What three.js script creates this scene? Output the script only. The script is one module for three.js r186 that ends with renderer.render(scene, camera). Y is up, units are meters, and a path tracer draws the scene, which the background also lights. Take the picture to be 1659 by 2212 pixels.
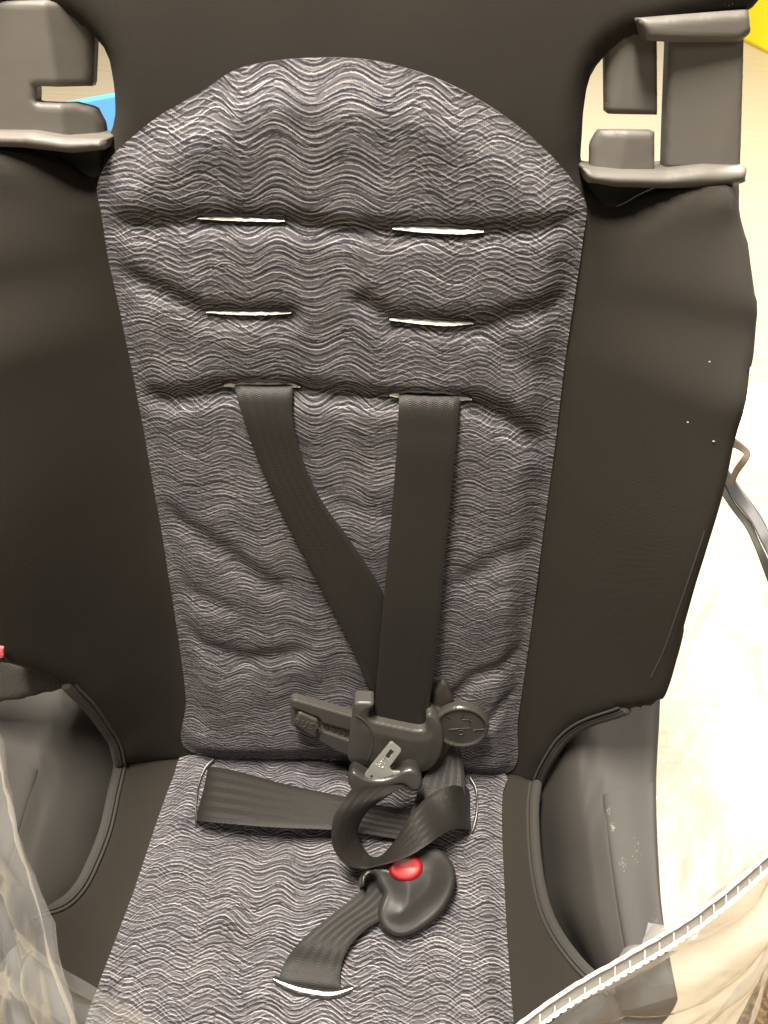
import * as THREE from 'three';
import { mergeGeometries, mergeVertices } from 'three/addons/utils/BufferGeometryUtils.js';
import { ImprovedNoise } from 'three/addons/math/ImprovedNoise.js';
import { RectAreaLightUniformsLib } from 'three/addons/lights/RectAreaLightUniformsLib.js';
import { FontLoader } from 'three/addons/loaders/FontLoader.js';
import { TextGeometry } from 'three/addons/geometries/TextGeometry.js';

// ---------------------------------------------------------------- camera, light, exposure
const V3 = (x, y, z) => new THREE.Vector3(x, y, z);
const DEG = Math.PI / 180;
const scene = new THREE.Scene();
const FPX = 1790;                                     // focal length in units of a 1659 x 2212 picture
const camera = new THREE.PerspectiveCamera(2 * Math.atan(1106 / FPX) / DEG, 0.75, 0.02, 60);
const EYE = V3(0.031, 0.944, 0.386), PITCH = 44 * DEG, ROLL = 2.5 * DEG;
const FWD = V3(0, -Math.sin(PITCH), -Math.cos(PITCH)), UP0 = V3(0, Math.cos(PITCH), -Math.sin(PITCH)), RT0 = V3(1, 0, 0);
const UPV = UP0.clone().multiplyScalar(Math.cos(ROLL)).addScaledVector(RT0, -Math.sin(ROLL));
const RTV = RT0.clone().multiplyScalar(Math.cos(ROLL)).addScaledVector(UP0, Math.sin(ROLL));
camera.position.copy(EYE);
camera.quaternion.setFromRotationMatrix(new THREE.Matrix4().makeBasis(RTV, UPV, FWD.clone().negate()));
scene.add(camera);

const renderer = new THREE.WebGLRenderer({ antialias: true });
renderer.toneMapping = THREE.LinearToneMapping;
renderer.toneMappingExposure = 2.25;
renderer.shadowMap.enabled = true;
scene.background = new THREE.Color().setRGB(0.06, 0.053, 0.042);
RectAreaLightUniformsLib.init();
const LAMPS = [                                        // fluorescent ceiling fittings of the place: x, y, z, width, length, strength
  [-0.32, 2.6, 0.05, 0.3, 1.0, 92],
  [0.75, 2.6, -1.6, 0.35, 1.2, 70],
  [0.5, 2.6, 2.1, 0.35, 1.2, 4],
];
const LAMPCOL = new THREE.Color().setRGB(1.0, 0.925, 0.81);

// ---------------------------------------------------------------- helpers
let seed = 7;
const rnd = () => { seed = (seed * 1664525 + 1013904223) >>> 0; return seed / 4294967296; };
const noiseGen = new ImprovedNoise();
const ns = (x, y, z = 0.37) => noiseGen.noise(x, y, z);
const clamp = (x, a = 0, b = 1) => Math.min(b, Math.max(a, x));
const sstep = (a, b, x) => { const t = clamp((x - a) / (b - a)); return t * t * (3 - 2 * t); };
const lerp = (a, b, t) => a + (b - a) * t;
function table(list) { return (x) => { if (x <= list[0][0]) return list[0][1]; for (let i = 1; i < list.length; i++) if (x <= list[i][0]) { const [a, b] = [list[i - 1], list[i]]; return lerp(a[1], b[1], sstep(a[0], b[0], x)); } return list[list.length - 1][1]; }; }

// surveying: lines of sight cut with the seat's real surfaces
const sight = (px, py) => FWD.clone().addScaledVector(RTV, (px - 829.5) / FPX).addScaledVector(UPV, -(py - 1106) / FPX);
const at = (px, py, depth) => EYE.clone().addScaledVector(sight(px, py), depth);
class Frame {                                          // a plane with axes ex, ey and normal n
  constructor(o, ex, n) { this.o = o; this.n = n.clone().normalize(); this.ey = V3().crossVectors(this.n, ex).normalize(); this.ex = V3().crossVectors(this.ey, this.n).normalize(); }
  p(x, y, h = 0) { return this.o.clone().addScaledVector(this.ex, x).addScaledVector(this.ey, y).addScaledVector(this.n, h); }
  cut(px, py, h = 0) { const d = sight(px, py); const t = (h - EYE.clone().sub(this.o).dot(this.n)) / d.dot(this.n); const q = EYE.clone().addScaledVector(d, t).sub(this.o); return [q.dot(this.ex), q.dot(this.ey)]; }
  on(px, py, h = 0) { const [x, y] = this.cut(px, py, h); return this.p(x, y, h); }
  trace(list, hf = 0) { return list.map(([px, py]) => { if (typeof hf === 'number') return this.cut(px, py, hf); let q = this.cut(px, py, 0); for (let i = 0; i < 12; i++) { const w = this.cut(px, py, hf(q[0], q[1])); q = [lerp(q[0], w[0], 0.7), lerp(q[1], w[1], 0.7)]; } return q; }); }
}
function v3f(x, y, z) { return new THREE.Vector3(x, y, z); }
const CREASE = V3(0, 0.25, 0), RECLINE = 12 * DEG;
const back = new Frame(CREASE, V3(1, 0, 0), V3(0, Math.sin(RECLINE), Math.cos(RECLINE)));   // y runs up the backrest
const floorF = new Frame(V3(0, 0, 0), V3(1, 0, 0), V3(0, 1, 0));
const seatF = new Frame(CREASE, V3(1, 0, 0), V3(0, 1, 0));                                  // y runs to the rear (minus z)

function smooth2(pts, step, closed) {
  const c = new THREE.CatmullRomCurve3(pts.map((p) => V3(p[0], p[1], 0)), closed, 'centripetal');
  const n = Math.max(8, Math.round(c.getLength() / step));
  const out = c.getSpacedPoints(n).map((p) => [p.x, p.y]); if (closed) out.pop(); return out;
}
function smooth3(pts, n, closed = false) { return new THREE.CatmullRomCurve3(pts, closed, 'centripetal').getSpacedPoints(n); }
function inside(p, c) { let r = false; for (let i = 0, j = c.length - 1; i < c.length; j = i++) { const a = c[i], b = c[j]; if ((a[1] > p[1]) !== (b[1] > p[1]) && p[0] < ((b[0] - a[0]) * (p[1] - a[1])) / (b[1] - a[1]) + a[0]) r = !r; } return r; }
function segDist(p, a, b) { const dx = b[0] - a[0], dy = b[1] - a[1], l = dx * dx + dy * dy || 1e-12; const t = clamp(((p[0] - a[0]) * dx + (p[1] - a[1]) * dy) / l); return Math.hypot(p[0] - a[0] - t * dx, p[1] - a[1] - t * dy); }
function lineDist(p, c, closed) { let m = 1e9; for (let i = closed ? 0 : 1; i < c.length; i++) m = Math.min(m, segDist(p, c[(i + c.length - 1) % c.length], c[i])); return m; }
function clipCell(poly, x0, x1, y0, y1) {
  const cut = (P, f, g) => { const o = []; for (let i = 0; i < P.length; i++) { const a = P[i], b = P[(i + 1) % P.length], fa = f(a), fb = f(b); if (fa >= 0) o.push(a); if ((fa >= 0) !== (fb >= 0)) { const t = fa / (fa - fb); o.push(g([lerp(a[0], b[0], t), lerp(a[1], b[1], t)])); } } return o; };
  let P = cut(poly, (p) => p[0] - x0, (p) => [x0, p[1]]); if (P.length > 2) P = cut(P, (p) => x1 - p[0], (p) => [x1, p[1]]);
  if (P.length > 2) P = cut(P, (p) => p[1] - y0, (p) => [p[0], y0]); if (P.length > 2) P = cut(P, (p) => y1 - p[1], (p) => [p[0], y1]); return P;
}
// a surface over a 2-D outline in a frame, lifted by hf(x, y, distance to the outline); skirt closes the side down to -depth
function sheet(frame, contour, hf, { cell = 0.005, uv = [1, 1, 0, 0], depth = 0, reach = 0.02, inset = 0 } = {}) {
  const pos = [], uvs = [], idx = [], key = new Map();
  let x0 = 1e9, x1 = -1e9, y0 = 1e9, y1 = -1e9;
  for (const [x, y] of contour) { x0 = Math.min(x0, x); x1 = Math.max(x1, x); y0 = Math.min(y0, y); y1 = Math.max(y1, y); }
  const nx = Math.ceil((x1 - x0) / cell), ny = Math.ceil((y1 - y0) / cell);
  const add = (p) => { const k = Math.round(p[0] * 2e5) + '_' + Math.round(p[1] * 2e5); let i = key.get(k); if (i === undefined) { i = pos.length / 3; key.set(k, i); const d = lineDist(p, contour, true); const q = frame.p(p[0], p[1], hf(p[0], p[1], d)); pos.push(q.x, q.y, q.z); uvs.push(p[0] * uv[0] + uv[2], p[1] * uv[1] + uv[3]); } return i; };
  const tri = (a, b, c) => { if (a !== b && b !== c && a !== c) idx.push(a, b, c); };
  const edgeCells = new Set();
  for (let i = 0; i < contour.length; i++) { const a = contour[i], b = contour[(i + 1) % contour.length]; const n = Math.ceil(Math.hypot(b[0] - a[0], b[1] - a[1]) / (cell * 0.15)) + 1; for (let k = 0; k <= n; k++) { const x = Math.floor((lerp(a[0], b[0], k / n) - x0) / cell), y = Math.floor((lerp(a[1], b[1], k / n) - y0) / cell); for (let u = -1; u < 2; u++) for (let v = -1; v < 2; v++) edgeCells.add((x + u) * 10000 + y + v); } }
  for (let i = 0; i < nx; i++) for (let j = 0; j < ny; j++) {
    const a = x0 + i * cell, b = a + cell, c = y0 + j * cell, d = c + cell;
    if (!edgeCells.has(i * 10000 + j)) { if (inside([a + cell / 2, c + cell / 2], contour)) { const q = [add([a, c]), add([b, c]), add([b, d]), add([a, d])]; tri(q[0], q[1], q[2]); tri(q[0], q[2], q[3]); } continue; }
    const P = clipCell(contour, a, b, c, d); if (P.length < 3) continue;
    const vs = P.map((p) => new THREE.Vector2(p[0], p[1]));
    const f = THREE.ShapeUtils.triangulateShape(vs, []);
    const area = THREE.ShapeUtils.area(vs); if (Math.abs(area) < 1e-10) continue;
    for (const [u, v, w] of f) { const s = THREE.ShapeUtils.area([vs[u], vs[v], vs[w]]); if (Math.abs(s) < 1e-12) continue; const q = [add(P[u]), add(P[v]), add(P[w])]; s > 0 ? tri(q[0], q[1], q[2]) : tri(q[0], q[2], q[1]); }
  }
  const g = new THREE.BufferGeometry();
  g.setAttribute('position', new THREE.Float32BufferAttribute(pos, 3)); g.setAttribute('uv', new THREE.Float32BufferAttribute(uvs, 2)); g.setIndex(idx); g.computeVertexNormals();
  if (!depth) return g;
  const P = [], U = [], I = [], n = contour.length, sign = THREE.ShapeUtils.area(contour.map((c) => new THREE.Vector2(...c))) > 0 ? 1 : -1; let len = 0;
  for (let i = 0; i <= n; i++) {
    const c = contour[i % n], pr = contour[(i + n - 1) % n], nx_ = contour[(i + 1) % n]; const t = Math.hypot(nx_[0] - pr[0], nx_[1] - pr[1]) || 1; const out = [((nx_[1] - pr[1]) / t) * sign, (-(nx_[0] - pr[0]) / t) * sign];
    const top = hf(c[0], c[1], 0);
    for (let k = 0; k < 3; k++) { const w = k / 2; const q = frame.p(c[0] - out[0] * inset * w, c[1] - out[1] * inset * w, lerp(top, top - depth, w)); P.push(q.x, q.y, q.z); U.push(len, w * depth); }
    if (i < n) len += Math.hypot(nx_[0] - c[0], nx_[1] - c[1]);
    if (i < n) for (let k = 0; k < 2; k++) { const a = i * 3 + k, b = a + 3; sign > 0 ? I.push(a, a + 1, b, b, a + 1, b + 1) : I.push(a, b, a + 1, b, b + 1, a + 1); }
  }
  const s = new THREE.BufferGeometry(); s.setAttribute('position', new THREE.Float32BufferAttribute(P, 3)); s.setAttribute('uv', new THREE.Float32BufferAttribute(U, 2)); s.setIndex(I); s.computeVertexNormals();
  return mergeGeometries([g, s]);
}
const roundOff = (r) => (x, y, d) => (d >= r ? 0 : -(r - Math.sqrt(Math.max(0, r * r - (r - d) * (r - d)))));
// moulded plastic piece: outline in a frame at height h, rounded edge r, going back by depth
function moulded(frame, contour, h, r, depth, { cell = 0.002, bulge = 0, wide = 0.02, extra } = {}) {
  const f = roundOff(r); return sheet(frame, contour, (x, y, d) => h + f(x, y, d) + (bulge ? bulge * sstep(0, wide, d) : 0) + (extra ? extra(x, y, d) : 0), { cell, depth });
}
// webbing: two traced edges, joined by a band with thickness
function ribbon(left, right, { n = 90, across = 10, thick = 0.0016, sag = 0 } = {}) {
  const L = smooth3(left, n), R = smooth3(right, n), P = [], U = [], I = []; let len = 0; const W = across + 1;
  const nor = [];
  for (let i = 0; i <= n; i++) { const t = L[Math.min(n, i + 1)].clone().add(R[Math.min(n, i + 1)]).sub(L[Math.max(0, i - 1)]).sub(R[Math.max(0, i - 1)]); nor.push(t.cross(R[i].clone().sub(L[i])).normalize().negate()); }
  for (let side = 0; side < 2; side++) { len = 0; for (let i = 0; i <= n; i++) {
    if (i) len += (L[i].distanceTo(L[i - 1]) + R[i].distanceTo(R[i - 1])) / 2;
    for (let k = 0; k <= across; k++) { const w = k / across, e = Math.min(1, Math.min(w, 1 - w) * 14); const q = L[i].clone().lerp(R[i], w).addScaledVector(nor[i], (side ? -1 : 1) * thick * 0.5 * (0.35 + 0.65 * e) + sag * Math.sin(Math.PI * w)); P.push(q.x, q.y, q.z); U.push(w, len / 0.038); }
  } }
  const M = (n + 1) * W;
  for (let i = 0; i < n; i++) { for (let k = 0; k < across; k++) { const a = i * W + k, b = a + W; I.push(a, a + 1, b, b, a + 1, b + 1); I.push(M + a, M + b, M + a + 1, M + b, M + b + 1, M + a + 1); }
    const a = i * W, b = a + W, c = a + across, d = b + across; I.push(a, b, M + a, b, M + b, M + a, c, M + c, d, d, M + c, M + d); }
  const g = new THREE.BufferGeometry(); g.setAttribute('position', new THREE.Float32BufferAttribute(P, 3)); g.setAttribute('uv', new THREE.Float32BufferAttribute(U, 2)); g.setIndex(I); g.computeVertexNormals(); return g;
}
function tube(pts, r, n, closed = false, radial = 8) { return new THREE.TubeGeometry(new THREE.CatmullRomCurve3(pts, closed, 'centripetal'), n, r, radial, closed); }
function plain(g) { const q = g.index ? g.toNonIndexed() : g.clone(); for (const k of Object.keys(q.attributes)) if (!['position', 'normal', 'uv'].includes(k)) q.deleteAttribute(k); return q; }
const join = (list) => mergeGeometries(list.map(plain));
const taken = {};
function numbered(name) { taken[name] = (taken[name] ?? -1) + 1; return taken[name] ? `${name}_${String(taken[name]).padStart(3, '0')}` : name; }
function thing(name, label, category, base, group) { const g = new THREE.Group(); g.name = numbered(name); g.position.copy(base); g.userData = { label, category }; if (group) g.userData.group = group; scene.add(g); return g; }
function part(parent, name, geo, mat, label) {
  const m = new THREE.Mesh(geo, mat); m.name = name; m.castShadow = m.receiveShadow = true; if (label) m.userData.label = label;
  let o = parent; const off = V3(); while (o && o !== scene) { off.add(o.position); o = o.parent; } geo.translate(-off.x, -off.y, -off.z); parent.add(m); return m;
}
function assembly(parent, name, base, label) { const g = new THREE.Group(); g.name = name; let o = parent; const off = V3(); while (o && o !== scene) { off.add(o.position); o = o.parent; } g.position.copy(base).sub(off); if (label) g.userData.label = label; parent.add(g); return g; }

// ---------------------------------------------------------------- textures
function canvas(w, h) { const c = document.createElement('canvas'); c.width = w; c.height = h; return [c, c.getContext('2d')]; }
function tileNoise(size, fn) { const d = new Uint8Array(size * size * 4); for (let j = 0; j < size; j++) for (let i = 0; i < size; i++) { const v = clamp(fn(i / size, j / size)) * 255; const k = (j * size + i) * 4; d[k] = d[k + 1] = d[k + 2] = v; d[k + 3] = 255; } const t = new THREE.DataTexture(d, size, size); t.wrapS = t.wrapT = THREE.RepeatWrapping; t.magFilter = THREE.LinearFilter; t.minFilter = THREE.LinearMipmapLinearFilter; t.generateMipmaps = true; t.needsUpdate = true; return t; }
const knitBump = tileNoise(256, (u, v) => 0.5 + 0.22 * Math.sin(u * Math.PI * 2 * 48) * Math.sin(v * Math.PI * 2 * 48) + 0.3 * (rnd() - 0.5));
const grainBump = tileNoise(256, () => rnd());
const webBump = tileNoise(256, (u, v) => { const r = 5.5; const tri = Math.abs(((u * r) % 1) - 0.5) * 2; const tw = 0.5 + 0.5 * Math.sin((v * 30 + (Math.floor(u * r * 2) % 2 ? 1 : -1) * u * 14) * Math.PI * 2); return 0.1 * Math.pow(tri, 0.6) + 0.6 * tw + 0.25 * rnd(); });

const PW = 0.36, PH = 0.62, PPM = 3300;                // printed cloth: width, height in metres, pixels a metre
function wavePrint(w, h, s0) {
  seed = s0; const W = Math.round(w * PPM), H = Math.round(h * PPM); const [c, g] = canvas(W, H); const mm = PPM / 1000;
  g.fillStyle = 'rgb(82,79,81)'; g.fillRect(0, 0, W, H);
  for (let i = 0; i < 420; i++) { const x = rnd() * W, y = rnd() * H, r = (8 + rnd() * 26) * mm; const q = g.createRadialGradient(x, y, 0, x, y, r); const t = rnd() < 0.5 ? '66,64,74' : '100,96,96'; q.addColorStop(0, `rgba(${t},0.22)`); q.addColorStop(1, `rgba(${t},0)`); g.fillStyle = q; g.fillRect(x - r, y - r, 2 * r, 2 * r); }
  const gap = 3.2 * mm, lam = 42 * mm;
  const path = (fam, y0) => (x) => {                   // two families of waves that run together in the middle and cross at the sides
    const xm = (x / mm - (w * 1000) / 2);              // mm from the middle
    const cross = fam ? 1 : 0;
    const drift = cross * (1.9 * Math.pow(Math.abs(xm) / 80, 1.3) * Math.sign(xm) + 0.5);
    const amp = (3.5 + 1.5 * ns(x / (60 * mm), y0 / (90 * mm), 3 + fam)) * mm;
    return y0 + amp * Math.sin((2 * Math.PI * x) / lam + 2.4 + drift + 0.9 * ns(x / (90 * mm), y0 / (55 * mm), 8 + fam * 5)) + 3.0 * mm * ns(x / (30 * mm), y0 / (14 * mm), 1.5 + fam * 9);
  };
  const stroke = (f, xa, xb, th, dy, col, rough) => {
    const up = [], lo = []; const step = 1.0 * mm;
    for (let x = xa; x <= xb; x += step) { const s = (x - xa) / (xb - xa); const t = th * Math.pow(Math.max(0, Math.sin(Math.PI * clamp(s))), 0.35) * (0.8 + 0.35 * ns(x / (5 * mm), xa, dy)); const y = f(x) + dy + (rnd() - 0.5) * rough; up.push([x, y - t / 2]); lo.push([x, y + t / 2 + (rnd() - 0.5) * rough]); }
    g.fillStyle = col; g.beginPath(); up.concat(lo.reverse()).forEach((p, i) => (i ? g.lineTo(p[0], p[1]) : g.moveTo(p[0], p[1]))); g.closePath(); g.fill();
  };
  for (let r = -6; r < H / gap + 6; r++) for (let fam = 0; fam < 2; fam++) {
    const y0 = (r + (fam ? 0.42 : 0)) * gap + (rnd() - 0.5) * 1.2 * mm; const f = path(fam, y0);
    let x = -rnd() * 40 * mm;
    while (x < W) {
      const L = (22 + rnd() * 56) * mm; const k = rnd(); const thin = fam ? 0.72 : 1;
      stroke(f, x, x + L, (0.75 + rnd() * 0.9) * mm * thin, (rnd() < 0.7 ? 0.7 + rnd() * 1.0 : -0.7 - rnd()) * mm, `rgba(${k < 0.3 ? '29,29,36' : '34,32,34'},${0.5 + 0.42 * rnd()})`, 0.5 * mm);
      const b = 142 + rnd() * 52; stroke(f, x + 1 * mm, x + L * 0.97, (0.45 + rnd() * 0.45) * mm * thin, 0, `rgba(${b | 0},${(b * 0.975) | 0},${(b * 0.98) | 0},${0.6 + 0.4 * rnd()})`, 0.35 * mm);
      x += L * (0.72 + 0.3 * rnd());
    }
  }
  // knitted rib of the ground cloth
  for (let x = 0; x < W; x += 1.15 * mm) { g.fillStyle = 'rgba(20,18,20,0.13)'; g.fillRect(x, 0, 0.5 * mm, H); }
  const t = new THREE.CanvasTexture(c); t.colorSpace = THREE.SRGBColorSpace; t.anisotropy = 8; return t;
}
const backPrint = wavePrint(PW, PH, 11), seatPrint = wavePrint(PW, 0.36, 23);
const ribBump = tileNoise(128, (u) => 0.5 + 0.5 * Math.sin(u * Math.PI * 2 * 8)); 

// ---------------------------------------------------------------- materials
const col = (r, g, b) => new THREE.Color().setRGB(r, g, b);
const M = {};
const heather = tileNoise(512, () => 0.82 + 0.18 * rnd() + (rnd() < 0.004 ? 0.25 : 0)); heather.colorSpace = THREE.SRGBColorSpace;
M.fabric = new THREE.MeshPhysicalMaterial({ color: col(0.029, 0.025, 0.0195), roughness: 0.95, sheen: 0.06, sheenRoughness: 0.6, sheenColor: col(0.5, 0.47, 0.42), map: heather, bumpMap: knitBump, bumpScale: 0.0006, specularIntensity: 0.4 });
M.binding = new THREE.MeshPhysicalMaterial({ color: col(0.03, 0.027, 0.023), roughness: 0.85, bumpMap: knitBump, bumpScale: 0.0004, sheen: 0.2, sheenColor: col(0.5, 0.47, 0.42) });
M.printBack = new THREE.MeshPhysicalMaterial({ color: col(1, 1, 1), map: backPrint, roughness: 0.9, specularIntensity: 0.35 });
M.printSeat = new THREE.MeshPhysicalMaterial({ color: col(1, 1, 1), map: seatPrint, roughness: 0.9, specularIntensity: 0.35 });
M.web = new THREE.MeshPhysicalMaterial({ color: col(0.017, 0.0152, 0.0128), roughness: 0.5, bumpMap: webBump, bumpScale: 0.00025, specularIntensity: 0.6 });
M.felt = new THREE.MeshStandardMaterial({ color: col(0.82, 0.8, 0.76), roughness: 1, bumpMap: grainBump, bumpScale: 0.0006 });
M.thread = new THREE.MeshStandardMaterial({ color: col(0.03, 0.028, 0.026), roughness: 0.9, bumpMap: grainBump, bumpScale: 0.0008 });
const plastic = (c, r) => new THREE.MeshPhysicalMaterial({ color: c, roughness: r, bumpMap: grainBump, bumpScale: 0.00012 });
M.shell = plastic(col(0.115, 0.104, 0.09), 0.55);
M.arm = plastic(col(0.032, 0.0285, 0.024), 0.75);
{
  const [c, g] = canvas(512, 256); seed = 91; g.fillStyle = 'rgb(49,46,43)'; g.fillRect(0, 0, 512, 256);
  for (let i = 0; i < 700; i++) { g.strokeStyle = `rgba(${rnd() < 0.6 ? '92,86,80' : '44,41,38'},${0.05 + 0.12 * rnd()})`; const x = rnd() * 512, y = rnd() * 256, a = rnd() * 6.3, l = 3 + rnd() * 16; g.lineWidth = 0.5 + rnd() * 0.7; g.beginPath(); g.moveTo(x, y); g.lineTo(x + l * Math.cos(a), y + l * Math.sin(a)); g.stroke(); }
  for (const [cx, cy, r, n] of [[120, 205, 18, 60], [245, 180, 26, 45], [215, 120, 50, 30], [440, 60, 30, 24], [60, 215, 14, 20]]) for (let i = 0; i < n; i++) { const a = rnd() * 6.3, q = r * Math.pow(rnd(), 0.7); g.fillStyle = `rgba(214,206,194,${0.15 + 0.5 * rnd()})`; const x = cx + q * Math.cos(a), y = cy + q * Math.sin(a) * 0.6; g.fillRect(x, y, 0.8 + rnd() * 3.4, 0.6 + rnd() * 1.2); }
  const t = new THREE.CanvasTexture(c); t.colorSpace = THREE.SRGBColorSpace; M.scuffed = new THREE.MeshPhysicalMaterial({ map: t, roughness: 0.75 });
}
M.clip = plastic(col(0.05, 0.046, 0.04), 0.45);
M.black = plastic(col(0.028, 0.026, 0.024), 0.33);
M.cap = plastic(col(0.042, 0.038, 0.033), 0.3);
M.red = new THREE.MeshPhysicalMaterial({ color: col(0.24, 0.004, 0.006), roughness: 0.34 });
M.pink = new THREE.MeshStandardMaterial({ color: col(0.62, 0.12, 0.13), roughness: 0.8 });
M.steel = new THREE.MeshStandardMaterial({ color: col(0.5, 0.5, 0.46), roughness: 0.3, metalness: 0.75 });
M.film = new THREE.MeshPhysicalMaterial({ color: col(0.93, 0.92, 0.9), roughness: 0.04, transmission: 0.93, thickness: 0, ior: 1.5, side: THREE.DoubleSide });
M.filmThick = new THREE.MeshPhysicalMaterial({ color: col(0.93, 0.92, 0.9), roughness: 0.05, transmission: 0.83, thickness: 0, ior: 1.5, side: THREE.DoubleSide });
M.piping = new THREE.MeshPhysicalMaterial({ color: col(0.78, 0.74, 0.68), roughness: 0.3, transmission: 0.25, thickness: 0 });
M.band = new THREE.MeshPhysicalMaterial({ color: col(0.5, 0.47, 0.42), roughness: 0.2, transmission: 0.45, thickness: 0, bumpMap: grainBump, bumpScale: 0.0006 });
M.zip = new THREE.MeshStandardMaterial({ color: col(0.03, 0.028, 0.025), roughness: 0.8 });
M.zipFilm = new THREE.MeshPhysicalMaterial({ color: col(0.05, 0.05, 0.052), roughness: 0.5, transmission: 0.2, thickness: 0 });

// ---------------------------------------------------------------- the setting
function struct(name, geo, mat) { const m = new THREE.Mesh(geo, mat); m.name = name; m.userData.kind = 'structure'; m.receiveShadow = m.castShadow = true; scene.add(m); return m; }
{
  const S = 512, [c, g] = canvas(S, S); seed = 5; g.fillStyle = 'rgb(168,157,136)'; g.fillRect(0, 0, S, S);
  for (let i = 0; i < 900; i++) { const y = rnd() * S, x = rnd() * S, l = 40 + rnd() * 180; g.strokeStyle = `rgba(${rnd() < 0.5 ? '134,116,90' : '188,178,158'},${0.06 + 0.12 * rnd()})`; g.lineWidth = 0.6 + rnd() * 2; g.beginPath(); g.moveTo(x, y); g.bezierCurveTo(x + l * 0.3, y + rnd() * 5 - 2, x + l * 0.6, y + rnd() * 5 - 2, x + l, y); g.stroke(); }
  const t = new THREE.CanvasTexture(c); t.colorSpace = THREE.SRGBColorSpace; t.wrapS = t.wrapT = THREE.RepeatWrapping; t.repeat.set(14, 14);
  const f = struct('floor', new THREE.PlaneGeometry(14, 14).rotateX(-Math.PI / 2), new THREE.MeshPhysicalMaterial({ map: t, roughness: 0.45 })); f.position.set(0, 0, -2);
}
{
  const S = 512, [c, g] = canvas(S, S); seed = 17; g.fillStyle = 'rgb(92,78,56)'; g.fillRect(0, 0, S, S);
  for (let i = 0; i < 5200; i++) { const k = rnd(); g.fillStyle = k < 0.4 ? `rgba(58,46,32,${0.3 + 0.5 * rnd()})` : k < 0.75 ? `rgba(140,122,94,${0.25 + 0.5 * rnd()})` : `rgba(120,84,64,${0.2 + 0.5 * rnd()})`; const r = 2 + rnd() * 7; g.beginPath(); g.ellipse(rnd() * S, rnd() * S, r, r * (0.4 + 0.5 * rnd()), rnd() * 3, 0, 7); g.fill(); }
  const t = new THREE.CanvasTexture(c); t.colorSpace = THREE.SRGBColorSpace; t.wrapS = t.wrapT = THREE.RepeatWrapping; t.repeat.set(5, 5);
  const sh = new THREE.Shape([[0.26, 0.308], [0.5, 0.025], [1.7, 0.025], [1.7, 1.3], [0.26, 1.3]].map((p) => new THREE.Vector2(p[0], -p[1]))); t.repeat.set(3, 3);
  struct('carpet', new THREE.ExtrudeGeometry(sh, { depth: 0.006, bevelEnabled: false }).rotateX(-Math.PI / 2).translate(0, 0.001, 0), new THREE.MeshStandardMaterial({ map: t, roughness: 1, bumpMap: grainBump, bumpScale: 0.002 }));
}
LAMPS.forEach(([x, y, z, w, l, k], i) => {
  const t = thing('ceiling_lamp', ['white fluorescent ceiling panel hanging straight above the car seat cushion', 'white fluorescent ceiling panel over the bare floor behind the car seat', 'white fluorescent ceiling panel above the open front of the plastic bag'][i], 'ceiling lamp', V3(x, y, z), 'ceiling lamps over the car seat');
  const h = new THREE.Mesh(new THREE.BoxGeometry(w + 0.06, 0.06, l + 0.06), new THREE.MeshStandardMaterial({ color: col(0.8, 0.8, 0.78), roughness: 0.5 })); h.name = 'housing'; h.position.y = 0.035; t.add(h);
  const d = new THREE.Mesh(new THREE.BoxGeometry(w, 0.006, l), new THREE.MeshStandardMaterial({ color: col(0.8, 0.8, 0.8), emissive: LAMPCOL, emissiveIntensity: 2.2 })); d.name = 'diffuser'; d.position.y = 0.002; t.add(d);
  const a = new THREE.RectAreaLight(LAMPCOL, k, w, l); a.position.set(0, -0.006, 0); a.rotation.x = -Math.PI / 2; t.add(a);
});

// ---------------------------------------------------------------- the car seat: surfaces
const seat = thing('child_car_seat', 'black and grey child car seat with wave-print pad and five-point harness', 'car seat', V3(0, 0, 0));

// edges of the printed back pad, traced on the backrest plane
const INS_L = back.trace([[215, 392], [222, 450], [240, 560], [270, 700], [300, 850], [345, 1100], [385, 1350], [404, 1500], [408, 1612]], 0);
const INS_R = back.trace([[1262, 440], [1256, 520], [1238, 640], [1220, 760], [1196, 960], [1170, 1160], [1142, 1380], [1118, 1540], [1098, 1660]], 0);
const edgeAt = (list) => (y) => { const s = [...list].sort((a, b) => a[1] - b[1]); if (y <= s[0][1]) return s[0][0]; for (let i = 1; i < s.length; i++) if (y <= s[i][1]) return lerp(s[i - 1][0], s[i][0], (y - s[i - 1][1]) / (s[i][1] - s[i - 1][1])); return s[s.length - 1][0]; };
const xL = edgeAt(INS_L), xR = edgeAt(INS_R);
const WING = table([[-0.02, 0.05], [0.05, 0.07], [0.14, 0.088], [0.3, 0.1], [0.4, 0.092], [0.45, 0.06], [0.5, 0.03], [0.6, 0.022], [0.8, 0.01]]);
const rise = (t) => { const c = clamp(t); return 0.5 * c + 0.5 * c * c * (3 - 2 * c); };
const hCover = (x, y) => { const a = Math.max(xL(y) - x, x - xR(y)); const top = y > 0.52 ? -1.1 * (y - 0.52) * (y - 0.52) : 0; return (a > 0 ? WING(y) * rise(a / 0.1) : 0) + top + (0.001 * ns(x * 22, y * 16, 4.4) + 0.0012 * ns(x * 9, y * 7, 2.8)) * (1 - sstep(0.05, 0.09, a)); };

const mir = (l) => l.map(([x, y]) => [-x, y]);
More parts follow.
